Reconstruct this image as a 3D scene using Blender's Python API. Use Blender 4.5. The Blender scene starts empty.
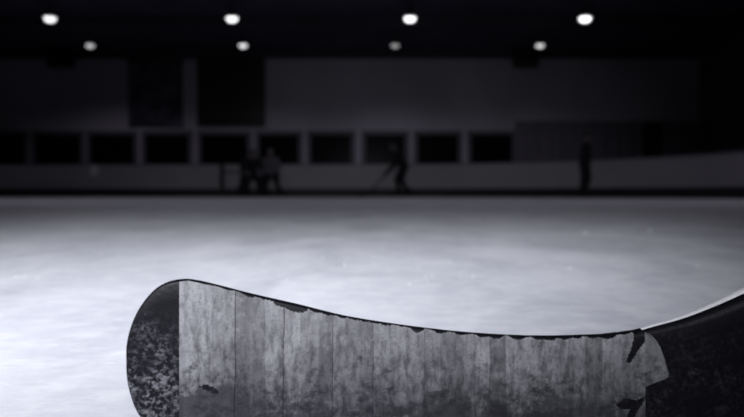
import bpy, bmesh, math, random
from mathutils import Vector, Matrix
from mathutils import noise as mnoise
random.seed(7)
R = math.radians
SC = bpy.context.scene
COL = SC.collection

# ------------------------------------------------------------------ camera
F = 730.0; HZ = 193.1; CH = 0.13                     # focal length in px, horizon row, camera height
PITCH = math.atan((208.5 - HZ) / F)
cd = bpy.data.cameras.new('camera'); cam = bpy.data.objects.new('camera', cd); COL.objects.link(cam)
cd.sensor_width = 36; cd.lens = 36 * F / 744
cam.location = (0, 0, CH); cam.rotation_euler = (R(90) - PITCH, 0, 0)
cd.clip_start = 0.01; cd.clip_end = 200
cd.dof.use_dof = True; cd.dof.focus_distance = 0.45; cd.dof.aperture_fstop = 7.6
SC.camera = cam

# ------------------------------------------------------------------ world, lights, exposure
w = bpy.data.worlds.new('world'); SC.world = w; w.use_nodes = True
w.node_tree.nodes['Background'].inputs[0].default_value = (0.35, 0.32, 0.6, 1)
w.node_tree.nodes['Background'].inputs[1].default_value = 0.007
# photographer's spotlight standing behind and to the left of the camera, aimed out over the ice
ld = bpy.data.lights.new('spotlight', 'SPOT'); ld.energy = 960; ld.color = (0.925, 0.94, 1.0)
ld.spot_size = 0.90; ld.spot_blend = 1.0; ld.shadow_soft_size = 0.10
near = bpy.data.objects.new('spotlight', ld); COL.objects.link(near)
near.location = (-0.39, -1.37, 0.95)
near.rotation_euler = (Vector((-0.15, 4.8, 0)) - Vector(near.location)).to_track_quat('-Z', 'Y').to_euler()
SC.view_settings.view_transform = 'Standard'; SC.view_settings.look = 'None'
SC.view_settings.gamma = 1; SC.view_settings.use_curve_mapping = False
SC.view_settings.exposure = 0.0
try: SC.cycles.caustics_reflective = False
except Exception: pass

# ------------------------------------------------------------------ helpers
def at(px, py, Y):
    """point at depth Y seen at photo pixel (px, py)"""
    x = (px - 372) / F; z = (208.5 - py) / F
    c, s = math.cos(PITCH), math.sin(PITCH)
    dy = c + z * s; dz = -s + z * c
    k = Y / dy
    return Vector((x * k, Y, CH + dz * k))

def tag(o, label=None, cat=None, group=None, kind=None):
    if label: o['label'] = label
    if cat: o['category'] = cat
    if group: o['group'] = group
    if kind: o['kind'] = kind
    return o

def link(name, me, m, parent=None, smooth=False):
    if m is not None: me.materials.append(m)
    if smooth:
        for p in me.polygons: p.use_smooth = True
    o = bpy.data.objects.new(name, me); COL.objects.link(o)
    if parent: o.parent = parent
    return o

def obj(name, bm, m, parent=None, smooth=False, kind=None):
    me = bpy.data.meshes.new(name); bmesh.ops.recalc_face_normals(bm, faces=bm.faces)
    bm.to_mesh(me); bm.free()
    o = link(name, me, m, parent, smooth)
    if kind: o['kind'] = kind
    return o

def empty(name, loc=(0, 0, 0), rz=0):
    o = bpy.data.objects.new(name, None); COL.objects.link(o); o.location = loc; o.rotation_euler = (0, 0, rz)
    o.empty_display_size = 0.1
    return o

def box(bm, a, b, bev=0.0):
    a, b = Vector(a), Vector(b)
    r = bmesh.ops.create_cube(bm, size=1)
    s = b - a; c = (a + b) / 2
    for v in r['verts']: v.co = Vector((v.co.x * s.x, v.co.y * s.y, v.co.z * s.z)) + c
    if bev > 0:
        es = set(e for v in r['verts'] for e in v.link_edges)
        bmesh.ops.bevel(bm, geom=list(es), offset=bev, segments=2, affect='EDGES')

def lathe(bm, prof, c=(0, 0, 0), n=24):
    c = Vector(c); rings = []
    for r, z in prof:
        rings.append([bm.verts.new(c + Vector((r * math.cos(2 * math.pi * i / n), r * math.sin(2 * math.pi * i / n), z))) for i in range(n)])
    for a, b in zip(rings, rings[1:]):
        for i in range(n): bm.faces.new((a[i], a[(i + 1) % n], b[(i + 1) % n], b[i]))
    bm.faces.new(rings[0]); bm.faces.new(rings[-1])

def tube(bm, pts, rad, n=10):
    pts = [Vector(p) for p in pts]; rings = []
    for i, p in enumerate(pts):
        d = (pts[min(i + 1, len(pts) - 1)] - pts[max(i - 1, 0)]).normalized()
        up = Vector((0, 0, 1)) if abs(d.z) < .95 else Vector((1, 0, 0))
        a = d.cross(up).normalized(); b = d.cross(a)
        r = rad[i] if isinstance(rad, (list, tuple)) else rad
        rings.append([bm.verts.new(p + a * r * math.cos(2 * math.pi * k / n) + b * r * math.sin(2 * math.pi * k / n)) for k in range(n)])
    for A, B in zip(rings, rings[1:]):
        for k in range(n): bm.faces.new((A[k], A[(k + 1) % n], B[(k + 1) % n], B[k]))
    bm.faces.new(rings[0]); bm.faces.new(rings[-1])

# ------------------------------------------------------------------ materials
def mat(name, col, rough=0.6, var=0.15, scale=6.0, bump=0.0, metal=0.0, spec=0.5, stretch=(1, 1, 1)):
    m = bpy.data.materials.new(name); m.use_nodes = True
    nt = m.node_tree; N = nt.nodes; L = nt.links; b = N['Principled BSDF']
    tc = N.new('ShaderNodeTexCoord'); mp = N.new('ShaderNodeMapping'); mp.inputs['Scale'].default_value = stretch
    no = N.new('ShaderNodeTexNoise'); no.inputs['Scale'].default_value = scale; no.inputs['Detail'].default_value = 4
    cr = N.new('ShaderNodeValToRGB')
    cr.color_ramp.elements[0].position = .3; cr.color_ramp.elements[1].position = .7
    cr.color_ramp.elements[0].color = tuple(c * (1 - var) for c in col) + (1,)
    cr.color_ramp.elements[1].color = tuple(min(1, c * (1 + var)) for c in col) + (1,)
    L.new(tc.outputs['Object'], mp.inputs[0]); L.new(mp.outputs[0], no.inputs['Vector'])
    L.new(no.outputs['Fac'], cr.inputs[0]); L.new(cr.outputs[0], b.inputs['Base Color'])
    b.inputs['Roughness'].default_value = rough; b.inputs['Metallic'].default_value = metal
    b.inputs['Specular IOR Level'].default_value = spec
    if bump:
        bp = N.new('ShaderNodeBump'); bp.inputs['Strength'].default_value = bump; bp.inputs['Distance'].default_value = .01
        L.new(no.outputs['Fac'], bp.inputs['Height']); L.new(bp.outputs[0], b.inputs['Normal'])
    return m

class G:
    """tiny node-graph helper"""
    def __init__(s, name):
        s.m = bpy.data.materials.new(name); s.m.use_nodes = True
        s.N = s.m.node_tree.nodes; s.L = s.m.node_tree.links; s.b = s.N['Principled BSDF']
        s.tc = s.N.new('ShaderNodeTexCoord')
    def put(s, sock, v):
        if isinstance(v, bpy.types.NodeSocket): s.L.new(v, sock)
        else: sock.default_value = v
    def mapping(s, scale=(1, 1, 1), rot=(0, 0, 0), loc=(0, 0, 0), src='Object'):
        n = s.N.new('ShaderNodeMapping'); s.L.new(s.tc.outputs[src], n.inputs[0])
        n.inputs['Scale'].default_value = scale; n.inputs['Rotation'].default_value = rot; n.inputs['Location'].default_value = loc
        return n.outputs[0]
    def noise(s, vec, scale, detail=4, rough=.5, dist=0):
        n = s.N.new('ShaderNodeTexNoise'); s.L.new(vec, n.inputs['Vector'])
        n.inputs['Scale'].default_value = scale; n.inputs['Detail'].default_value = detail
        n.inputs['Roughness'].default_value = rough; n.inputs['Distortion'].default_value = dist
        return n.outputs['Fac']
    def ramp(s, v, a, b, lo=0.0, hi=1.0):
        n = s.N.new('ShaderNodeMapRange'); s.L.new(v, n.inputs['Value'])
        n.inputs['From Min'].default_value = a; n.inputs['From Max'].default_value = b
        n.inputs['To Min'].default_value = lo; n.inputs['To Max'].default_value = hi
        return n.outputs[0]
    def math(s, op, a, b=0.0):
        n = s.N.new('ShaderNodeMath'); n.operation = op
        s.put(n.inputs[0], a); s.put(n.inputs[1], b); return n.outputs[0]
    def mix(s, f, a, b):
        n = s.N.new('ShaderNodeMix'); n.data_type = 'RGBA'
        s.put(n.inputs[0], f); s.put(n.inputs[6], a); s.put(n.inputs[7], b); return n.outputs[2]
    def bump(s, h, strength, dist):
        n = s.N.new('ShaderNodeBump'); s.put(n.inputs['Height'], h)
        n.inputs['Strength'].default_value = strength; n.inputs['Distance'].default_value = dist
        s.L.new(n.outputs[0], s.b.inputs['Normal'])

# ice: frosted white sheet, cloudy, with skate scratches
g = G('ice'); v = g.mapping()
cloud = g.noise(g.mapping((1, .45, 1)), 4.5, 5, .6, .6)
fine = g.noise(v, 26, 5, .65)
gr1 = g.noise(g.mapping((1, 14, 1), (0, 0, R(28))), 9, 3, .6)
gr2 = g.noise(g.mapping((1, 16, 1), (0, 0, R(-40))), 7, 3, .6)
scr = g.math('MAXIMUM', g.ramp(gr1, .64, .72), g.ramp(gr2, .66, .74))
c1 = g.mix(g.ramp(cloud, .35, .65), (.64, .66, .735, 1), (.86, .875, .94, 1))
c2 = g.mix(g.math('MULTIPLY', g.ramp(fine, .45, .68), .6), c1, (.95, .96, .99, 1))
c3 = g.mix(g.math('MULTIPLY', scr, .30), c2, (.97, .97, 1, 1))
g.L.new(c3, g.b.inputs['Base Color'])
g.L.new(g.ramp(cloud, .3, .7, .42, .58), g.b.inputs['Roughness']); g.b.inputs['IOR'].default_value = 1.31; g.b.inputs['Specular IOR Level'].default_value = .3
g.bump(g.math('ADD', g.math('MULTIPLY', fine, .6), g.math('MULTIPLY', scr, .5)), .5, .002)
M_ice = g.m

# black composite stick, scuffed by pucks and ice
g = G('stick_black'); v = g.mapping()
n1 = g.noise(g.mapping((1, 1, 1), (0, R(35), 0)), 420, 3, .7)
n2 = g.noise(v, 55, 3, .6)
n3 = g.noise(g.mapping((1, 1, 1.5), (0, R(-40), 0)), 230, 3, .6)
px = g.N.new('ShaderNodeSeparateXYZ'); g.L.new(g.tc.outputs['Object'], px.inputs[0])
toe = g.ramp(px.outputs['X'], -.085, -.118, 0.0, 1.0)           # puck marks gather on the toe
low = g.ramp(px.outputs['Z'], .070, .035, 0.0, 1.0)
wear = g.math('MULTIPLY', g.math('MAXIMUM', g.ramp(n1, .50, .72), g.ramp(n3, .52, .72)), g.ramp(n2, .34, .6))
wear = g.math('MULTIPLY', wear, g.math('ADD', g.math('MULTIPLY', g.math('MULTIPLY', toe, low), 1.0), g.math('MULTIPLY', low, .12)))
g.L.new(g.mix(wear, (.0035, .0035, .0055, 1), (.15, .15, .17, 1)), g.b.inputs['Base Color'])
g.b.inputs['Roughness'].default_value = .45; g.b.inputs['Specular IOR Level'].default_value = .10
g.bump(n1, .25, .0006)
M_stick = g.m

# cloth tape: woven, each wrap its own tone, dirtier toward the bottom edge
g = G('cloth_tape'); v = g.mapping()
geo = g.N.new('ShaderNodeNewGeometry')
px = g.N.new('ShaderNodeSeparateXYZ'); g.L.new(g.tc.outputs['Object'], px.inputs[0])
isl = geo.outputs['Random Per Island']
base = g.mix(g.ramp(isl, 0, 1), (.095, .095, .102, 1), (.20, .20, .212, 1))
streak = g.noise(g.mapping((1, 1, .13)), 330, 3, .6)
base = g.mix(g.math('MULTIPLY', g.ramp(streak, .46, .66), .45), base, (.05, .05, .056, 1))
mott = g.noise(g.mapping((1, 1, .45)), 300, 4, .65)
base = g.mix(g.math('MULTIPLY', g.ramp(mott, .48, .66), .40), base, (.035, .035, .04, 1))
base = g.mix(g.math('MULTIPLY', g.ramp(g.noise(g.mapping((1, 1, 1), (0, 0, 0), (3, 1, 2)), 160, 3, .6), .56, .7), .5), base, (.21, .21, .22, 1))
base = g.mix(g.math('MULTIPLY', g.ramp(g.noise(g.mapping((1, 1, 1.4)), 620, 2, .7), .5, .66), .35), base, (.05, .05, .055, 1))
big = g.noise(v, 34, 5, .68, .5)
sm0 = g.noise(g.mapping((1, 1, 2.2), (0, R(35), 0)), 75, 4, .6)
low = g.ramp(px.outputs['Z'], .066, .006, -.12, .30)
cor = g.math('MULTIPLY', g.math('MULTIPLY', g.ramp(px.outputs['X'], -.068, -.085), g.ramp(px.outputs['Z'], .036, .020)), g.ramp(sm0, .42, .58))
dirt = g.ramp(g.math('ADD', g.math('MULTIPLY', cor, .30), g.math('ADD', g.math('ADD', g.math('MULTIPLY', big, .55), g.math('MULTIPLY', mott, .45)), low)), .47, .76)
base = g.mix(g.math('MULTIPLY', dirt, .85), base, (.014, .014, .018, 1))
sm = g.noise(g.mapping((1, 1, 1.6), (0, R(50), 0)), 120, 4, .7)
base = g.mix(g.math('MULTIPLY', g.ramp(g.math('ADD', sm, g.math('MULTIPLY', low, .8)), .64, .80), .75), base, (.010, .010, .013, 1))
g.L.new(base, g.b.inputs['Base Color']); g.b.inputs['Roughness'].default_value = .9
g.b.inputs['Specular IOR Level'].default_value = .2
wv = g.noise(v, 900, 2, .6)
g.bump(g.math('ADD', wv, g.math('MULTIPLY', streak, .8)), .6, .0006)
M_tape = g.m

M_highlight = mat('edge_highlight', (.80, .80, .84), .4, .08, 300, .1)  # light colour standing in for the highlight on the stick's top edge
M_board = mat('board_plastic', (.40, .385, .42), .5, .06, .7)
M_kick = mat('kick_plastic', (.02, .018, .028), .55, .1, 2)
M_cap = mat('cap_rail', (.16, .155, .18), .45, .1, 2)
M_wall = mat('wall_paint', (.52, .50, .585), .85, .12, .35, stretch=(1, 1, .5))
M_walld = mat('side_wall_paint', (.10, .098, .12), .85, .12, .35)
M_ceil = mat('ceiling_deck', (.085, .078, .13), .8, .25, .6)
M_beam = mat('beam_steel', (.05, .048, .07), .6, .2, 1)
M_slab = mat('dark_wall_slab', (.20, .185, .235), .8, .12, .8, stretch=(3, 1, .4))
M_frame = mat('window_frame', (.13, .122, .155), .6, .1, 3)
M_floor = mat('concrete', (.12, .12, .13), .8, .2, 1.5, .2)
M_black = mat('black_plastic', (.008, .008, .010), .5, .2, 5)
M_screen = mat('black_screen', (.004, .004, .006), .35, .2, 5)
M_banner = mat('banner_cloth', (.085, .082, .12), .9, .85, 1.6, .1)
M_metal = mat('lamp_housing', (.12, .12, .13), .4, .15, 8, metal=.8)
M_notice = mat('notice_paper', (.85, .83, .84), .7, .05, 9)
M_frost = mat('ice_chips', (.93, .94, .98), .35, .04, 60)
M_skin = mat('skin', (.20, .155, .145), .55, .08, 12)
M_cblack = mat('black_cloth', (.010, .010, .014), .9, .2, 9)
M_cgrey = mat('grey_jersey', (.16, .15, .18), .9, .15, 9)
M_cdark = mat('charcoal_cloth', (.028, .026, .036), .9, .2, 9)
M_helmD = mat('black_helmet', (.012, .012, .016), .4, .1, 9)
M_helmG = mat('grey_helmet', (.22, .21, .25), .4, .1, 9)
M_blade = mat('skate_steel', (.10, .10, .11), .6, .05, 9, metal=.3, spec=.2)
g = G('window_glass'); n = g.noise(g.mapping(), 1.2)
g.L.new(g.mix(n, (.003, .003, .006, 1), (.007, .007, .012, 1)), g.b.inputs['Base Color'])
g.b.inputs['Roughness'].default_value = .22; g.b.inputs['Specular IOR Level'].default_value = .06
M_glass = g.m
def emis(name, s):
    g = G(name); n = g.noise(g.mapping(), 3)
    g.L.new(g.mix(n, (.96, .97, 1, 1), (1, 1, 1, 1)), g.b.inputs['Emission Color'])
    g.b.inputs['Emission Strength'].default_value = s
    g.b.inputs['Base Color'].default_value = (.8, .8, .8, 1)
    return g.m

# ------------------------------------------------------------------ setting
XL, XR, YF, YB, ZC = -24.0, 14.3, -9.0, 32.0, 6.3
def slab(name, a, b, m):
    bm = bmesh.new(); box(bm, a, b); return obj(name, bm, m, kind='structure')
slab('floor', (XL, YF, -.25), (XR, YB, -.06), M_floor)
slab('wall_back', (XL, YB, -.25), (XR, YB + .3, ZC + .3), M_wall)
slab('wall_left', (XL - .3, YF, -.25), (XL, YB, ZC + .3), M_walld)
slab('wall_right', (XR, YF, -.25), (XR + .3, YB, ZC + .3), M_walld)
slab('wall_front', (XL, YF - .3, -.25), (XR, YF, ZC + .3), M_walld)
slab('ceiling', (XL, YF, ZC), (XR, YB, ZC + .3), M_ceil)
k = 0
for y in (31.86, 25.6, 21.4, 17.1, 12.8, 8.5):
    k += 1; bm = bmesh.new()
    box(bm, (XL, y - .07, ZC - .32), (XR, y + .07, ZC - .28)); box(bm, (XL, y - .015, ZC - .3), (XR, y + .015, ZC)); box(bm, (XL, y - .07, ZC - .03), (XR, y + .07, ZC))
    obj('trim_%d' % k, bm, M_beam, kind='structure')

# rink outline
RC = 9.0
def outline():
    P = [(-21.5, -7.0)]
    P += [(-21.5, y) for y in (0, 8)]
    P += [(-12.5 - RC * math.cos(t), 15.3 + RC * math.sin(t)) for t in [R(a) for a in range(0, 91, 5)]]
    P += [(x, 24.3) for x in (-10, -7.5, -5, -2.5)]
    P += [(-.5 + RC * math.cos(t), 15.3 + RC * math.sin(t)) for t in [R(a) for a in range(90, -1, -5)]]
    P += [(8.5, y) for y in (8, 0, -7)]
    return [Vector((x, y, 0)) for x, y in P]
OUT = outline()
bm = bmesh.new()
top = [bm.verts.new(p) for p in OUT]; bot = [bm.verts.new(p + Vector((0, 0, -.05))) for p in OUT]
bm.faces.new(top); bm.faces.new(bot[::-1])
for i in range(len(OUT)):
    j = (i + 1) % len(OUT); bm.faces.new((top[i], top[j], bot[j], bot[i]))
obj('rink_ice', bm, M_ice, kind='structure')

def offset_path(P, d):
    out = []
    for i, p in enumerate(P):
        t = (P[min(i + 1, len(P) - 1)] - P[max(i - 1, 0)]).normalized()
        out.append(p + Vector((-t.y, t.x, 0)) * d)          # outward (left of travel) for positive d
    return out
def strip(bm, P, d0, d1, z0, z1):
    A, B = offset_path(P, d0), offset_path(P, d1)
    rings = [[bm.verts.new((a.x, a.y, z0)), bm.verts.new((a.x, a.y, z1)), bm.verts.new((b.x, b.y, z1)), bm.verts.new((b.x, b.y, z0))] for a, b in zip(A, B)]
    for r, q in zip(rings, rings[1:]):
        for i in range(4): bm.faces.new((r[i], r[(i + 1) % 4], q[(i + 1) % 4], q[i]))
    bm.faces.new(rings[0]); bm.faces.new(rings[-1])
boards = empty('rink_boards', (0, 0, 0)); boards['kind'] = 'structure'
# resample outline into board panels
def resample(P, step):
    res = [P[0]]; acc = 0
    for a, b in zip(P, P[1:]):
        L = (b - a).length; t = step - acc
        while t <= L: res.append(a + (b - a) * (t / L)); t += step
        acc = (acc + L) % step
    return res
fineP = resample(OUT, .4)
i = 0
while i < len(fineP) - 1:
    seg = fineP[i:i + 7]
    if len(seg) > 1:
        a, b = seg[0], seg[-1]
        e = (seg[-1] - seg[-2]).normalized() * .008
        seg = seg[:-1] + [seg[-1] - e]
        bm = bmesh.new(); strip(bm, seg, .0, .06, .27, 1.06); obj('board_panel', bm, M_board, boards)
    i += 6
bm = bmesh.new(); strip(bm, fineP, -.012, .05, -.04, .28); obj('kick_plate', bm, M_kick, boards)
bm = bmesh.new(); strip(bm, fineP, -.02, .09, 1.055, 1.10); obj('cap_rail', bm, M_cap, boards)
p = at(222, 178, 24.26)
bm = bmesh.new(); box(bm, (p.x - .07, 24.20, .0), (p.x + .07, 24.31, 1.12)); obj('gate_post', bm, M_kick, boards)
bm = bmesh.new(); box(bm, (p.x + .07, 24.24, .80), (p.x + .75, 24.29, .86)); obj('gate_latch', bm, M_kick, boards)

# back-wall windows
wx = [(-21, 23), (35, 79), (90, 133), (145, 188), (201, 247), (259, 298), (311, 351), (366, 405), (418, 458), (472, 512)]
for n, (a, b) in enumerate(wx, 1):
    x0, x1 = at(a, 0, YB).x, at(b, 0, YB).x
    z1 = at(372, 135, YB).z; z0 = 1.25
    o = empty('window_%d' % n, ((x0 + x1) / 2, YB, z0)); o['kind'] = 'structure'
    W = (x1 - x0) / 2; H = z1 - z0
    bm = bmesh.new(); box(bm, (-W, -.03, 0), (W, .0, H)); obj('pane', bm, M_glass, o)
    bm = bmesh.new(); t = .19
    box(bm, (-W - t, -.07, -t), (-W, 0, H + t)); box(bm, (W, -.07, -t), (W + t, 0, H + t))
    box(bm, (-W, -.07, H), (W, 0, H + t)); box(bm, (-W, -.07, -t), (W, 0, 0))
    obj('window_frame', bm, M_frame, o)
# darker slab laid over the lower wall beside the windows
a, b = at(515, 121, YB), at(697, 160, YB)
bm = bmesh.new(); box(bm, (a.x, YB - .03, -.06), (XR, YB, a.z)); obj('trim_%d' % (k + 1), bm, M_slab, kind='structure'); k += 1
# door in the dim stretch on the right, with the darker slab beside the windows
a, b = at(646, 126, YB), at(658, 126, YB)
d = empty('door_1', ((a.x + b.x) / 2, YB, -.06)); d['kind'] = 'structure'
W = (b.x - a.x) / 2 + .1; H = at(650, 125, YB).z + .06
bm = bmesh.new(); box(bm, (-W, -.05, 0), (W, 0, H)); obj('door_leaf', bm, M_black, d)
bm = bmesh.new(); box(bm, (-W - .08, -.08, 0), (-W, 0, H + .08)); box(bm, (W, -.08, 0), (W + .08, 0, H + .08)); box(bm, (-W, -.08, H), (W, 0, H + .08))
obj('door_frame', bm, M_beam, d)
bm = bmesh.new(); box(bm, (W - .2, -.12, 1.05), (W - .12, -.05, 1.2), .01); obj('door_handle', bm, M_metal, d)
n = k
for q, (xa, xb) in enumerate([(524, 526), (537, 538.5), (550, 552), (563, 564.5), (604, 606), (618, 620), (632, 634), (668, 670), (682, 684)]):
    n += 1; a, b = at(xa, 125, YB), at(xb, 125, YB)
    bm = bmesh.new(); box(bm, (a.x, YB - .06, -.06), (b.x, YB, 2.9)); obj('trim_%d' % n, bm, M_frame, kind='structure')

# ------------------------------------------------------------------ things on the back wall and under the ceiling
a, b = at(128, 60, YB - .1), at(183, 127, YB - .1)
t = empty('wall_banner', ((a.x + b.x) / 2, YB - .06, b.z)); W = (b.x - a.x) / 2; H = a.z - b.z
tag(t, 'dim mottled banner hanging high on the back wall left of the black screen', 'banner')
bm = bmesh.new(); NX, NZ = 24, 16
gr = [[bm.verts.new((-W + 2 * W * i / NX, -.03 - .025 * math.sin(i * .9), H * j / NZ)) for j in range(NZ + 1)] for i in range(NX + 1)]
for i in range(NX):
    for j in range(NZ): bm.faces.new((gr[i][j], gr[i + 1][j], gr[i + 1][j + 1], gr[i][j + 1]))
o = obj('banner_cloth', bm, M_banner, t, True); s = o.modifiers.new('s', 'SOLIDIFY'); s.thickness = .006
bm = bmesh.new(); tube(bm, [(-W - .08, -.03, H), (W + .08, -.03, H)], .03); obj('hanging_rod', bm, M_metal, t, True)

a, b = at(197, 55, YB - .2), at(265, 126, YB - .2)
t = empty('display_screen', ((a.x + b.x) / 2, YB - .005, b.z)); W = (b.x - a.x) / 2; H = a.z - b.z
tag(t, 'large black rectangular screen mounted high on the back wall', 'screen')
bm = bmesh.new(); box(bm, (-W, -.2, 0), (W, -.04, H), .02); obj('housing', bm, M_black, t)
bm = bmesh.new(); box(bm, (-W + .1, -.212, .1), (W - .1, -.198, H - .1)); obj('screen_panel', bm, M_screen, t)
for xx in (-W + .3, W - .45): bm = bmesh.new(); box(bm, (xx, -.05, .3), (xx + .15, 0, H - .3)); obj('wall_bracket', bm, M_metal, t)

for (xa, xb, lab) in ((49, 73, 'black loudspeaker hung under the ceiling at the left, left of the banner'), (514, 538, 'black loudspeaker hung under the ceiling at the right, above the last window')):
    Y = 30.5; a, b = at(xa, 51, Y), at(xb, 67, Y)
    t = empty('hanging_speaker', ((a.x + b.x) / 2, Y, b.z)); W = (b.x - a.x) / 2; H = a.z - b.z
    tag(t, lab, 'loudspeaker', 'loudspeakers under the ceiling')
    bm = bmesh.new(); box(bm, (-W, -.25, 0), (W, .25, H), .03); obj('cabinet', bm, M_black, t)
    bm = bmesh.new(); box(bm, (-W + .05, -.262, .05), (W - .05, -.248, H - .05)); obj('grille', bm, M_screen, t)
    for sx in (-1, 1): bm = bmesh.new(); tube(bm, [(sx * W * .7, 0, H), (sx * W * .7, 0, ZC - b.z)], .015); obj('hanging_rod', bm, M_metal, t)

# pale notice on the boards
p = at(94, 170, 24.28)
bm = bmesh.new(); box(bm, (-.13, -.006, -.17), (.13, 0, .17), .002)
bmesh.ops.translate(bm, verts=bm.verts, vec=(0, 0, 0))
o = obj('notice_sheet', bm, M_notice); o.location = (p.x, 24.299, p.z)
tag(o, 'small pale sheet stuck on the far boards below the third window', 'notice')

# ceiling lamps: bell housing, lens that glows, rod, and its own downlight
def make_lamp(x, y, z, r, glow, power, label):
    t = empty('ceiling_lamp', (x, y, z)); tag(t, label, 'lamp', 'round ceiling lamps over the ice')
    bm = bmesh.new(); lathe(bm, [(r * 1.02, .0), (r * 1.05, .03), (r * .8, .12), (r * .42, .2), (r * .34, .3), (r * .34, .34)]); obj('housing', bm, M_metal, t, True)
    bm = bmesh.new()
    pr = [(r * math.cos(a), -r * .72 * math.sin(a)) for a in [R(x) for x in (0, 15, 30, 45, 60, 75, 86)]]
    lathe(bm, pr + [(.002, -r * .73)]); obj('lens', bm, glow, t, True)
    bm = bmesh.new(); tube(bm, [(0, 0, .33), (0, 0, ZC - z)], .02); obj('rod', bm, M_metal, t)
    l = bpy.data.lights.new('bulb', 'SPOT'); l.energy = power; l.spot_size = R(150); l.spot_blend = .6; l.shadow_soft_size = .2; l.color = (.93, .885, 1)
    lo = bpy.data.objects.new('bulb', l); COL.objects.link(lo); lo.parent = t; lo.location = (0, 0, -r * .72 - .25)
    return t
Lf = [(50, 18, 1.0, 'far left of the front row of four'), (232, 18, 1.1, 'second from left in the front row of four'),
      (410, 18, 1.4, 'third from left in the front row of four'), (585, 18, 1.6, 'rightmost and brightest in the front row of four')]
Lb = [(90, 45, .30, 'above the second and third windows'), (243, 45, .55, 'just over the big black screen'),
      (395, 45, .16, 'faintest of all, over the middle of the back wall'), (540, 45, .42, 'beside the right-hand hanging loudspeaker')]
pf = [6, 8, 10, 4]; pb = [58, 54, 72, 32]
for i, (px_, py_, e, s) in enumerate(Lf):
    p = at(px_, py_, 23.5); make_lamp(p.x, 23.5, p.z, .18, emis('lamp_glow_f%d' % i, 1.9 * e), pf[i], 'glowing round ceiling lamp, ' + s)
for j, Y in enumerate((19.2, 14.9, 10.6)):      # added rows, unseen above the frame, to brighten the middle ice
    for i, x in enumerate((-10.4, -4.6, 1.2, 6.9)):
        make_lamp(x, Y, 5.75, .18, emis('added_lamp_glow_n%d%d' % (j, i), 2.5), (3, 20, 55)[j], 'added unseen ceiling lamp, %s in the %s row nearer than the front row' % (('first from left', 'second from left', 'third from left', 'rightmost')[i], ('first', 'second', 'third')[j]))
for i, (px_, py_, e, s) in enumerate(Lb):
    p = at(px_, py_, 27.8); make_lamp(p.x, 27.8, p.z, .15, emis('lamp_glow_b%d' % i, 2.4 * e), pb[i], 'smaller dim ceiling lamp, rear row, ' + s)

# ------------------------------------------------------------------ hockey stick in the foreground
TOP = [(127, 356), (127.6, 343), (131, 328), (137, 313), (146, 299), (158, 287), (172, 280.5), (190, 279), (215, 284), (250, 293), (300, 304.5), (350, 316.5), (420, 327),
       (480, 333), (540, 335.5), (600, 334), (630, 330.5), (650, 325.5), (680, 317), (712, 304), (744, 289)]
BOT = [(127, 356), (127.4, 372), (129, 385), (132, 397), (136, 408), (142, 418), (150, 426), (164, 432), (190, 435), (240, 435), (300, 435), (360, 435), (430, 435),
       (490, 435), (550, 435), (610, 435), (645, 434), (674, 434), (712, 432), (764, 428), (815, 392)]
TH = [.0022, .0034, .0042, .0046, .005, .005, .005, .005, .005, .005, .005, .0052, .0056, .006, .0066, .0078, .0088, .0098, .012, .015, .018]
HUMP = 600
def depth(px): # gentle toe curve
    u = max(0, (430 - px) / 300); return .393 - .010 * u * u
def P3(q): return at(q[0], q[1], depth(q[0]))
def catm(A, t):
    n = len(A); i = min(int(t), n - 2); f = t - i
    p = [A[max(i - 1, 0)], A[i], A[i + 1], A[min(i + 2, n - 1)]]
    g = lambda a, b, c, d: .5 * (2 * b + (c - a) * f + (2 * a - 5 * b + 4 * c - d) * f * f + (3 * b - a - 3 * c + d) * f ** 3)
    if isinstance(p[0], tuple): return tuple(g(*[q[k] for q in p]) for k in range(len(p[0])))
    return g(*p)
def ring(T, B, th, n=14):
    """closed profile between top point T and bottom point B, thickness th, rounded edges, depth along Y"""
    T, B = Vector(T), Vector(B); L = (T - B).length; out = []
    r = min(th, L * .9) / 2
    ax = (T - B).normalized(); c = []
    for k in range(n // 2 + 1):                         # round top
        a = math.pi * k / (n // 2); c.append(T - ax * r * .8 + ax * r * .8 * math.sin(a) + Vector((0, -r * math.cos(a), 0)))
    m = 8
    for k in range(1, m): c.append((T - ax * r * .8).lerp(B + ax * r * .8, k / m) + Vector((0, r, 0)))
    for k in range(n // 2 + 1):
        a = math.pi * k / (n // 2); c.append(B + ax * r * .8 - ax * r * .8 * math.sin(a) + Vector((0, r * math.cos(a), 0)))
    for k in range(1, m): c.append((B + ax * r * .8).lerp(T - ax * r * .8, k / m) + Vector((0, -r, 0)))
    return c
def sweep(bm, rings, c0=True, c1=True):
    V = [[bm.verts.new(p) for p in r] for r in rings]; n = len(V[0])
    for a, b in zip(V, V[1:]):
        for i in range(n): bm.faces.new((a[i], a[(i + 1) % n], b[(i + 1) % n], b[i]))
    if c0: bm.faces.new(V[0])
    if c1: bm.faces.new(V[-1])
stick = empty('hockey_stick', (0, .393, 0))
tag(stick, 'black hockey stick with worn grey cloth tape on its blade, close up on the ice', 'hockey stick')
off = Matrix.Translation((0, -.393, 0))
NT = len(TOP)
NB = 18                                                  # blade ends, shaft begins
bm = bmesh.new(); rr = []
s = .04
while s <= NB + 1e-6:
    t, b, th = catm(TOP, s), catm(BOT, s), catm(TH, s)
    rr.append(ring(P3(t), P3(b), th)); s += .2 if s > 8 else .12
rr.append(ring(P3(catm(TOP, NB)), P3(catm(BOT, NB)), catm(TH, NB)))
sweep(bm, rr, True, False); bmesh.ops.transform(bm, matrix=off, verts=bm.verts)
obj('blade', bm, M_stick, stick, True)
bm = bmesh.new(); rr = []
s = NB
while s < NT - 1: rr.append(ring(P3(catm(TOP, s)), P3(catm(BOT, s)), catm(TH, s))); s += .15
T0, B0 = P3(TOP[-1]), P3(BOT[-1]); d0 = Vector((.80, 0, .60))
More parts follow.
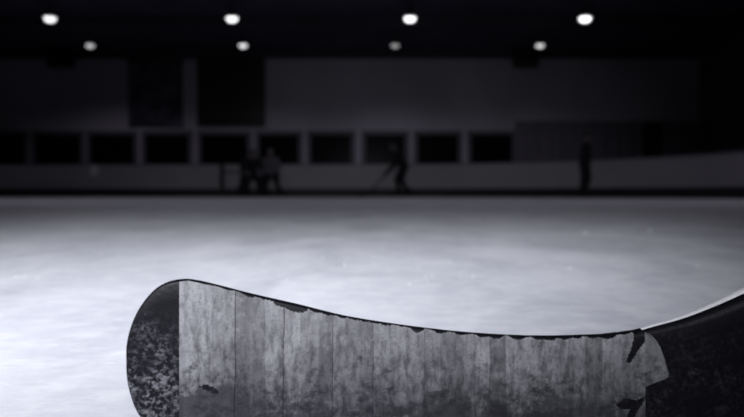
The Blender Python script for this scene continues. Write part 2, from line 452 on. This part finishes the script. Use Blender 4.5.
for (L, c) in ((.02, 0), (.06, .5), (.12, 1), (.5, 1), (1.25, 1)):
    dn = d0.normalized(); mid = (T0 + B0) / 2
    mid2 = mid + dn * L; pn = Vector((-dn.z, 0, dn.x)); hw = .019 if c else .024
    hw = {0: (T0 - B0).length / 2 * .9, .5: .021, 1: .0155}[c]
    dirn = (T0 - B0).normalized().lerp(pn, min(1, L / .06)).normalized()
    rr.append(ring(mid2 + dirn * hw, mid2 - dirn * hw, .0192))
sweep(bm, rr, False, True); bmesh.ops.transform(bm, matrix=off, verts=bm.verts)
obj('shaft', bm, M_stick, stick, True)
e = (T0 + B0) / 2 + d0.normalized() * 1.24
bm = bmesh.new(); dn = d0.normalized(); pn = Vector((-dn.z, 0, dn.x))
sweep(bm, [ring(e + dn * l + pn * (.0185 if 0 < l < .05 else .017), e + dn * l - pn * (.0185 if 0 < l < .05 else .017), .023) for l in (0, .004, .02, .045, .05)])
bmesh.ops.transform(bm, matrix=off, verts=bm.verts); obj('end_cap', bm, M_black, stick, True)

bm = bmesh.new(); V = []  # pale strip that paints the highlight along heel and shaft
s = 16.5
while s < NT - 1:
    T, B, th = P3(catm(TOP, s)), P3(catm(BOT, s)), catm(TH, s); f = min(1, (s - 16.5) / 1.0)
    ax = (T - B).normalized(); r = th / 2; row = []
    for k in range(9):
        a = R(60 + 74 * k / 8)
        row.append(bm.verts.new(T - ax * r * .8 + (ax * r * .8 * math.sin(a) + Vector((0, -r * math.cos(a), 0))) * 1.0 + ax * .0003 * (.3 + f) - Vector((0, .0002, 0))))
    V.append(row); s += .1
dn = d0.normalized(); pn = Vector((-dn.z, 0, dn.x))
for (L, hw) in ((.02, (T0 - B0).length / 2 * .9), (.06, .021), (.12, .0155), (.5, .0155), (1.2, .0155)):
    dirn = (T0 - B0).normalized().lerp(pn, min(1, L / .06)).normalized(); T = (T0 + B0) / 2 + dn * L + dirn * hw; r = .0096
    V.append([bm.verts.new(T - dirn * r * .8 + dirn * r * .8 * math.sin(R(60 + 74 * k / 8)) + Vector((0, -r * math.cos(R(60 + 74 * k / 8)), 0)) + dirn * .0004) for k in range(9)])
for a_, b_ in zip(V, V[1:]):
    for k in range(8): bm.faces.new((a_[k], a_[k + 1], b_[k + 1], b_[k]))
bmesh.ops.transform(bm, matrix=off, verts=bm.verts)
tag(obj('highlight_stripe', bm, M_highlight, stick, True), 'pale line painted as the highlight along the top edge of heel and shaft')

# tape: U-shaped wraps over the front, under and up the back
topy = lambda x: next((TOP[i][1] + (x - TOP[i][0]) / (TOP[i + 1][0] - TOP[i][0]) * (TOP[i + 1][1] - TOP[i][1]) for i in range(4, NT - 1) if TOP[i][0] <= x <= TOP[i + 1][0]), 289)
thx = lambda x: next((TH[i] + (x - TOP[i][0]) / (TOP[i + 1][0] - TOP[i][0]) * (TH[i + 1] - TH[i]) for i in range(4, NT - 1) if TOP[i][0] <= x <= TOP[i + 1][0]), .005)
def inside(p, poly):
    c = False; n = len(poly)
    for i in range(n):
        (x1, y1), (x2, y2) = poly[i], poly[(i + 1) % n]
        if (y1 > p[1]) != (y2 > p[1]) and p[0] < (x2 - x1) * (p[1] - y1) / (y2 - y1) + x1: c = not c
    return c
HOLES = [[(271, 290), (310, 297), (311, 306), (304, 312), (293, 310.5), (284, 306.5), (274, 303)],
         [(632, 325), (641, 325), (641, 340), (633, 351), (627, 361), (623, 360), (629, 344)],
         [(613, 402), (622, 396), (634, 397), (641, 394), (639, 401), (633, 410), (629, 421), (623, 418), (627, 406), (618, 407)],
         [(199, 385), (207, 383), (215, 386), (221, 391), (215, 393), (207, 389)]]
edges = [181, 213, 236, 251, 266, 284, 301, 319, 333, 347, 364, 373, 391, 408, 424, 440, 463, 474, 488, 505, 521, 541, 556, 568, 583, 600, 619, 641.5]
gap = lambda x: (1.0 if x < 235 else 1.6) + 4.0 * max(-.25, mnoise.noise(Vector((x * .09, 3.1, 0))) + .15) + 1.5 * (mnoise.noise(Vector((x * .6, 9.1, 0)))) * (1 if x > 250 else .3)
bm = bmesh.new()
def surf(x, y, offv, side):
    p = at(x, y, depth(x))
    T = topy(x); r = thx(x) / 2
    k = 1.0
    if y < T + 3: k = math.sqrt(max(0.0, 1 - ((T + 3 - y) / 3.6) ** 2))
    return p + Vector((0, side * (r * k + offv), 0))
for i in range(len(edges) - 1):
    a, b = edges[i], edges[i + 1]
    nx = max(4, int((b - a) / 1.2)); ny = 88
    sl = random.uniform(-.02, .02); sl2 = 0
    g0 = [random.uniform(-1, 1) for _ in range(2)]
    wob = lambda e, y: 0 if e in (0, len(edges) - 1) else .9 * mnoise.noise(Vector((e * 7.7, y * .035, 0))) + .010 * (y - 350) * math.sin(e * 2.1)
    for side in (-1, 1):
        grid = []
        for ix in range(nx + 1):
            f = ix / nx; col = []
            for iy in range(ny + 1):
                fy = iy / ny; xm = a + (b - a) * f; T = topy(xm) + (gap(xm) if side < 0 else 1.5)
                if i == 0: T = topy(xm) + .6 + gap(xm) * .4
                y = T + (434.6 - T) * fy
                x = a + wob(i, y) + (b + wob(i + 1, y) - a - wob(i, y)) * f
                o_ = .00006 + .0009 * (f if i % 3 else 1 - f) + .00012 * mnoise.noise(Vector((x * .3, y * .12, side)))
                col.append((bm.verts.new(surf(x, y, o_, side)), x, y))
            grid.append(col)
        for ix in range(nx):
            for iy in range(ny):
                q = [grid[ix][iy], grid[ix + 1][iy], grid[ix + 1][iy + 1], grid[ix][iy + 1]]
                cx = sum(z[1] for z in q) / 4; cy = sum(z[2] for z in q) / 4
                if any(inside((cx, cy), H) for H in HOLES): continue
                bm.faces.new([z[0] for z in q])
        if side < 0: front = grid
        else:
            for ix in range(nx):
                if front[ix][ny][0].is_valid: 
                    try: bm.faces.new((front[ix][ny][0], front[ix + 1][ny][0], grid[ix + 1][ny][0], grid[ix][ny][0]))
                    except ValueError: pass
for v_ in [v_ for v_ in bm.verts if not v_.link_faces]: bm.verts.remove(v_)
bmesh.ops.transform(bm, matrix=off, verts=bm.verts)
me = bpy.data.meshes.new('blade_tape'); bm.to_mesh(me); bm.free()
tape = link('blade_tape', me, M_tape, stick, True); tag(tape, 'worn grey cloth tape wound round the blade')
# torn loose end of the tape
flap = [(641, 330), (646, 332), (651, 337), (655, 344), (658, 352), (661, 362), (664, 372), (660, 376), (652, 379), (645, 382), (641, 384)]
bm = bmesh.new(); NY = 30; NXf = 14; grid = []
def xr(y):
    for (x1, y1), (x2, y2) in zip(flap, flap[1:]):
        if y1 <= y <= y2: return x1 + (x2 - x1) * (y - y1) / (y2 - y1)
    return 641
for iy in range(NY + 1):
    y = 330.5 + 53 * iy / NY; row = []
    for ix in range(NXf + 1):
        f = ix / NXf; xe = xr(y) + .8 * mnoise.noise(Vector((0, y * .5, 0))); x = 641 + max(.2, xe - 641) * f
        p = surf(x, y, .0007 + .0012 * f * f, -1); row.append(bm.verts.new(p))
    grid.append(row)
for iy in range(NY):
    for ix in range(NXf): bm.faces.new((grid[iy][ix], grid[iy + 1][ix], grid[iy + 1][ix + 1], grid[iy][ix + 1]))
bmesh.ops.transform(bm, matrix=off, verts=bm.verts)
o = obj('torn_tape_end', bm, M_tape, tape, True); s = o.modifiers.new('s', 'SOLIDIFY'); s.thickness = .0003
tag(o, 'pale torn loose end of the tape')

# ------------------------------------------------------------------ ice shavings on the surface
bm = bmesh.new()
def chip(x, y, s):
    r = bmesh.ops.create_icosphere(bm, subdivisions=1, radius=1)
    a = random.uniform(0, 3)
    for v_ in r['verts']:
        q = v_.co * random.uniform(.8, 1.15)
        v_.co = Vector((x + s * (q.x * math.cos(a) - q.y * .6 * math.sin(a)), y + s * (q.x * math.sin(a) + q.y * .6 * math.cos(a)), s * (.05 + .30 * q.z)))
for (x_, y_, s) in ((650, 231, 3), (323, 258, 2.2), (345, 265, 2.6), (570, 268, 3.2), (427, 282, 2), (473, 276, 2), (585, 233, 2.5), (276, 232, 2), (612, 259, 2.2), (697, 266, 2.6), (450, 262, 2), (410, 285, 2)):
    Y = CH * F / (y_ - HZ); p = at(x_, y_, Y); chip(p.x, p.y, s * .75 * Y / F)
for i in range(600):
    Y = 1.1 + 9 * random.random() ** 1.6; x = random.uniform(-.62, .62) * Y
    chip(x, Y, random.uniform(.0005, .0016) * (1 + Y * .35))
o = obj('ice_shavings', bm, M_frost, None, True)
tag(o, 'fine white ice shavings scattered over the ice behind the stick', 'ice shavings', kind='stuff')

# ------------------------------------------------------------------ skaters
ICO = None
def skin_mesh(name, joints, bones, rad, m, parent, extra=None, voxel=.012):
    """one continuous surface grown over a skeleton, optional ellipsoids fused in by remesh"""
    global ICO
    if ICO is None:
        b_ = bmesh.new(); bmesh.ops.create_icosphere(b_, subdivisions=2, radius=1)
        ICO = ([v_.co.copy() for v_ in b_.verts], [[v_.index for v_ in f.verts] for f in b_.faces]); b_.free()
    VV, FF = [], []
    def blob(c, rx, rot=None):
        n0 = len(VV)
        for q in ICO[0]:
            q = Vector((q.x * rx[0], q.y * rx[1], q.z * rx[2])); VV.append((rot @ q if rot else q) + c)
        FF.extend([[i + n0 for i in f] for f in ICO[1]])
    def rr_(k_): r = rad[k_]; r = r if isinstance(r, tuple) else (r, r); return Vector((r[0], r[1], min(r)))
    for A_, B_ in bones:
        pa, pb = Vector(joints[A_]), Vector(joints[B_]); ra, rb = rr_(A_), rr_(B_)
        n = max(2, int((pb - pa).length / (.28 * min(ra.z, rb.z))) + 1)
        for i in range(n + 1): f = i / n; blob(pa.lerp(pb, f), ra.lerp(rb, f))
    for (c, rx, rot) in (extra or []): blob(Vector(c), rx, rot)
    m1 = bpy.data.meshes.new(name); m1.from_pydata([tuple(v_) for v_ in VV], [], FF)
    o = bpy.data.objects.new(name, m1); COL.objects.link(o)
    rm = o.modifiers.new('r', 'REMESH'); rm.mode = 'VOXEL'; rm.voxel_size = voxel
    sm_ = o.modifiers.new('sm', 'SMOOTH'); sm_.iterations = 3
    dg = bpy.context.evaluated_depsgraph_get(); m2 = bpy.data.meshes.new_from_object(o.evaluated_get(dg))
    bpy.data.objects.remove(o)
    m2.name = name; m2.materials.clear()
    return link(name, m2, m, parent, True)

def person(x, y, yaw, J, mats, label, helmet=True, group=None, scale=1.0):
    """J: joints in a local frame, figure faces -Y. hip, chest, neck, head, shoulders (sl, sr), elbows, hands, knees, ankles"""
    V_ = {k_: Vector(v_) for k_, v_ in J.items()}
    t = empty('person', (x, y, 0), yaw); t.scale = (scale,) * 3; tag(t, label, 'person', group)
    look = Vector((0, -1, 0)); tilt = Matrix.Rotation(R(J.get('_tilt', 0) if isinstance(J.get('_tilt', 0), (int, float)) else 0), 3, 'X')
    hd = V_['head']
    j = {k_: V_[k_] for k_ in ('hip', 'waist', 'chest', 'neck', 'sl', 'el', 'hl', 'sr', 'er', 'hr', 'kl', 'al', 'kr', 'ar')}
    j['pl'] = V_['hip'] + (V_['kl'] - V_['hip']) * .12 + Vector((.09, 0, -.02)); j['pr'] = V_['hip'] + (V_['kr'] - V_['hip']) * .12 + Vector((-.09, 0, -.02))
    j['fl'] = V_['al'] + Vector((.02, -.16, -.05)); j['fr'] = V_['ar'] + Vector((-.02, -.16, -.05))
    j['skull'] = hd
    bones = [('hip', 'waist'), ('waist', 'chest'), ('chest', 'neck'), ('neck', 'skull'), ('chest', 'sl'), ('sl', 'el'), ('el', 'hl'), ('chest', 'sr'), ('sr', 'er'), ('er', 'hr'),
             ('hip', 'pl'), ('pl', 'kl'), ('kl', 'al'), ('al', 'fl'), ('hip', 'pr'), ('pr', 'kr'), ('kr', 'ar'), ('ar', 'fr')]
    rad = dict(hip=(.15, .12), waist=(.135, .10), chest=(.16, .115), neck=.058, skull=.06, sl=.065, el=.045, hl=.03, sr=.065, er=.045, hr=.03,
               pl=.10, kl=.062, al=.042, fl=.035, pr=.10, kr=.062, ar=.042, fr=.035)
    # five curled fingers on each hand
    for sd, h, e in (('l', 'hl', 'el'), ('r', 'hr', 'er')):
        d = (V_[h] - V_[e]).normalized(); sidev = d.cross(Vector((0, 0, 1))).normalized(); cur = sidev.cross(d)
        palm = V_[h] + d * .05; j['m' + sd] = palm; bones.append((h, 'm' + sd)); rad['m' + sd] = (.036, .02)
        for f in range(4):
            b0 = palm + sidev * (f - 1.5) * .021
            ln = (.036, .042, .039, .030)[f]
            p1 = b0 + d * ln; p2 = p1 + d * .012 + cur * -.028; p3 = p2 - d * .018 + cur * -.014
            for q, pp in enumerate((b0 + d * .006, p1, p2, p3)): j['f%s%d%d' % (sd, f, q)] = pp; rad['f%s%d%d' % (sd, f, q)] = (.0098, .0095, .009, .008)[q]
            bones += [('m' + sd, 'f%s%d0' % (sd, f))] + [('f%s%d%d' % (sd, f, q), 'f%s%d%d' % (sd, f, q + 1)) for q in range(3)]
        q0 = palm - d * .02 + sidev * (-.035 if sd == 'l' else .035); q1 = q0 + d * .03 + sidev * (-.015 if sd == 'l' else .015) - cur * .012; q2 = q1 + d * .022 - cur * .014
        for q, pp in enumerate((q0, q1, q2)): j['t%s%d' % (sd, q)] = pp; rad['t%s%d' % (sd, q)] = .011
        bones += [('m' + sd, 't%s0' % sd), ('t%s0' % sd, 't%s1' % sd), ('t%s1' % sd, 't%s2' % sd)]
    E = [(hd + tilt @ Vector((0, 0, .03)), (.077, .096, .115), tilt), (hd + tilt @ Vector((0, -.045, -.045)), (.052, .048, .055), tilt),
         (hd + tilt @ Vector((0, -.098, -.002)), (.013, .018, .022), tilt),
         (hd + tilt @ Vector((.076, 0, .0)), (.010, .018, .03), tilt), (hd + tilt @ Vector((-.076, 0, .0)), (.010, .018, .03), tilt),
         (hd + tilt @ Vector((0, -.09, -.045)), (.025, .008, .008), tilt)]
    skin_mesh('body', j, bones, rad, M_skin, t, E, .0075)
    for sx in (-1, 1):
        bm = bmesh.new(); bmesh.ops.create_icosphere(bm, subdivisions=2, radius=.012)
        bmesh.ops.translate(bm, verts=bm.verts, vec=hd + tilt @ Vector((sx * .031, -.083, .025))); obj('eye', bm, M_black, t, True)
    # clothes follow the body
    jj = {k_: j[k_] for k_ in ('hip', 'waist', 'chest', 'sl', 'el', 'sr', 'er')}
    jj['nk'] = V_['chest'].lerp(V_['neck'], .75)
    jj['wl'] = V_['el'].lerp(V_['hl'], .93); jj['wr'] = V_['er'].lerp(V_['hr'], .93)
    skin_mesh('jersey', jj, [('hip', 'waist'), ('waist', 'chest'), ('chest', 'nk'), ('chest', 'sl'), ('sl', 'el'), ('el', 'wl'), ('chest', 'sr'), ('sr', 'er'), ('er', 'wr')],
              dict(hip=(.20, .165), waist=(.185, .15), chest=(.20, .15), nk=.085, sl=.10, el=.075, wl=.055, sr=.10, er=.075, wr=.055), mats['jersey'], t, [(V_['chest'], (.2, .13, .13), tilt)], .014)
    jj = {k_: j[k_] for k_ in ('hip', 'pl', 'kl', 'pr', 'kr')}
    jj['bl'] = V_['kl'].lerp(V_['al'], .8); jj['br'] = V_['kr'].lerp(V_['ar'], .8)
    skin_mesh('trousers', jj, [('hip', 'pl'), ('pl', 'kl'), ('kl', 'bl'), ('hip', 'pr'), ('pr', 'kr'), ('kr', 'br')],
              dict(hip=(.19, .15), pl=.135, kl=.09, bl=.07, pr=.135, kr=.09, br=.07), mats['trousers'], t, [(j['hip'], (.18, .14, .1), tilt)], .014)
    for a_, f_ in (('al', 'fl'), ('ar', 'fr')):
        A, Fp = j[a_], j[f_]; base = A.z - .05
        sk = skin_mesh('skate', {'a': A + Vector((0, .02, .12)), 'b': A + Vector((0, .01, -.01)), 'h': A + Vector((0, .05, -.04)), 'c': Fp + Vector((0, 0, .01)), 'd': Fp + Vector((0, -.05, 0))},
                       [('a', 'b'), ('b', 'h'), ('b', 'c'), ('c', 'd')], dict(a=.066, b=.062, h=.05, c=.05, d=.036), M_cblack, t, None, .01)
        bm = bmesh.new(); x0 = (A.x + Fp.x) / 2
        box(bm, (x0 - .012, Fp.y - .06, .022), (x0 + .012, A.y + .08, .05), .004); hold = obj('blade_holder', bm, M_black, sk)
        bm = bmesh.new(); box(bm, (x0 - .002, Fp.y - .08, .0), (x0 + .002, A.y + .09, .026)); obj('runner', bm, M_blade, sk)
    for h, e in (('hl', 'el'), ('hr', 'er')):
        d = (V_[h] - V_[e]).normalized(); sidev = d.cross(Vector((0, 0, 1))).normalized(); cur = sidev.cross(d); palm = V_[h] + d * .05
        gj = {'a': V_[h] - d * .08, 'b': V_[h], 'm': palm}; gb = [('a', 'b'), ('b', 'm')]; gr_ = dict(a=.062, b=.05, m=(.05, .03))
        for f in range(4):
            b0 = palm + sidev * (f - 1.5) * .027
            for q, pp in enumerate((b0 + d * .02, b0 + d * .055, b0 + d * .06 - cur * .035)): gj['f%d%d' % (f, q)] = pp; gr_['f%d%d' % (f, q)] = .0155
            gb += [('m', 'f%d0' % f), ('f%d0' % f, 'f%d1' % f), ('f%d1' % f, 'f%d2' % f)]
        sg = -1 if h == 'hl' else 1
        gj['t0'] = palm + sidev * .05 * sg - d * .02; gj['t1'] = gj['t0'] + d * .035 + sidev * .012 * sg - cur * .02; gb += [('m', 't0'), ('t0', 't1')]; gr_['t0'] = .02; gr_['t1'] = .016
        skin_mesh('glove', gj, gb, gr_, mats['glove'], t, None, .008)
    if helmet:
        bm = bmesh.new(); bmesh.ops.create_uvsphere(bm, u_segments=24, v_segments=16, radius=1)
        bmesh.ops.delete(bm, geom=[v_ for v_ in bm.verts if v_.co.z < -.25 or (v_.co.z < .25 and v_.co.y < -.45)], context='VERTS')
        for v_ in bm.verts: v_.co = hd + tilt @ (Vector((v_.co.x * .10, v_.co.y * .122, v_.co.z * .128)) + Vector((0, .005, .045)))
        o = obj('helmet', bm, mats['helmet'], t, True); s_ = o.modifiers.new('s', 'SOLIDIFY'); s_.thickness = .012
    return t

def held_stick(a, b, toe_dir, label):
    """a = butt end, b = heel on the ice, toe_dir = direction of the blade; world coordinates"""
    a, b, td = Vector(a), Vector(b), Vector(toe_dir).normalized()
    t = empty('hockey_stick', b); tag(t, label, 'hockey stick')
    A = a - b
    bm = bmesh.new(); tube(bm, [A, Vector((0, 0, .03))], .016, 8); obj('shaft', bm, M_stick, t)
    bm = bmesh.new(); n = td.cross(Vector((0, 0, 1))).normalized() * .004
    prof = [(-.02, .0), (-.03, .05), (.05, .07), (.2, .082), (.27, .075), (.30, .045), (.28, .01), (.24, 0)]
    f1 = [bm.verts.new(td * x + Vector((0, 0, z)) + n) for x, z in prof]; f2 = [bm.verts.new(td * x + Vector((0, 0, z)) - n) for x, z in prof]
    bm.faces.new(f1); bm.faces.new(f2[::-1])
    for i in range(len(prof)): bm.faces.new((f1[i], f1[(i + 1) % 8], f2[(i + 1) % 8], f2[i]))
    obj('blade', bm, M_stick, t)

dark = dict(jersey=M_cblack, trousers=M_cblack, glove=M_cblack, helmet=M_helmD)
# skater A, dark, leaning to the left with the stick out in front (faces -X: yaw -90deg)
JA = dict(hip=(0, .08, .92), waist=(0, .02, 1.06), chest=(0, -.09, 1.28), neck=(0, -.17, 1.43), head=(0, -.23, 1.53),
          sl=(.19, -.12, 1.34), el=(.22, -.20, .98), hl=(.10, -.46, .74), sr=(-.19, -.12, 1.34), er=(-.26, -.04, 1.10), hr=(-.14, -.22, 1.02),
          kl=(.12, -.14, .56), al=(.13, -.06, .12), kr=(-.12, .02, .52), ar=(-.14, .26, .12))
XA, YA = at(401, 190, 23.2).x, 23.2
person(XA, YA, R(-90), JA, dark, 'person in all-black kit skating leftwards, leaning forward, reaching a stick out ahead', True, None, 1.04)
held_stick((XA - .12, YA + .20, 1.13), (XA - 1.13, YA - .68, 0), (-1, -.15, 0), 'dark hockey stick held out low by the lone skater in the middle')
# skater C, slim, side on
JC = dict(hip=(0, .02, .96), waist=(0, .0, 1.12), chest=(0, -.01, 1.36), neck=(0, -.03, 1.53), head=(0, -.05, 1.64),
          sl=(.19, 0, 1.43), el=(.24, .04, 1.16), hl=(.20, -.10, .95), sr=(-.19, 0, 1.43), er=(-.24, .04, 1.16), hr=(-.20, -.08, .94),
          kl=(.10, -.10, .55), al=(.10, .02, .12), kr=(-.10, .04, .54), ar=(-.11, .10, .12))
person(at(585, 190, 20.0).x, 20.0, R(75), JC, dark, 'person in dark clothes standing alone on the ice at the right, side-on', True)
# pair by the boards
JB = dict(hip=(0, .16, .62), waist=(0, .08, .75), chest=(0, -.06, .93), neck=(0, -.14, 1.05), head=(0, -.20, 1.13),
          sl=(.19, -.08, .98), el=(.27, -.18, .76), hl=(.17, -.36, .66), sr=(-.19, -.08, .98), er=(-.27, -.18, .76), hr=(-.17, -.36, .66),
          kl=(.22, -.22, .46), al=(.30, .0, .12), kr=(-.22, -.22, .46), ar=(-.32, .0, .12))
kB = dict(jersey=M_cblack, trousers=M_cblack, glove=M_cgrey, helmet=M_helmD)
tB = person(at(251, 190, 22.6).x, 22.6, R(20), JB, kB, 'person in black crouching low with knees wide, left one of the pair by the boards', True, None, 1.14)
for sx in (-1, 1):
    bm = bmesh.new(); box(bm, (-.14, -.05, 0), (.14, .05, .58), .03)
    o = obj('leg_pad', bm, M_cblack, tB, True); o.location = (sx * .27, -.24, .05); o.rotation_euler = (0, sx * R(-8), 0)
JD = dict(hip=(0, .06, .78), waist=(0, .02, .92), chest=(0, -.05, 1.13), neck=(0, -.10, 1.28), head=(0, -.13, 1.38),
          sl=(.19, -.06, 1.20), el=(.27, -.10, .95), hl=(.17, -.26, .82), sr=(-.19, -.06, 1.20), er=(-.28, -.10, .95), hr=(-.18, -.26, .82),
          kl=(.20, -.12, .47), al=(.30, .02, .12), kr=(-.18, -.10, .47), ar=(-.24, .06, .12))
kD = dict(jersey=M_cgrey, trousers=M_cblack, glove=M_cgrey, helmet=M_helmG)
person(at(272, 190, 23.6).x, 23.6, R(-15), JD, kD, 'person in grey top, grey helmet and black trousers, right of the crouching one', True)
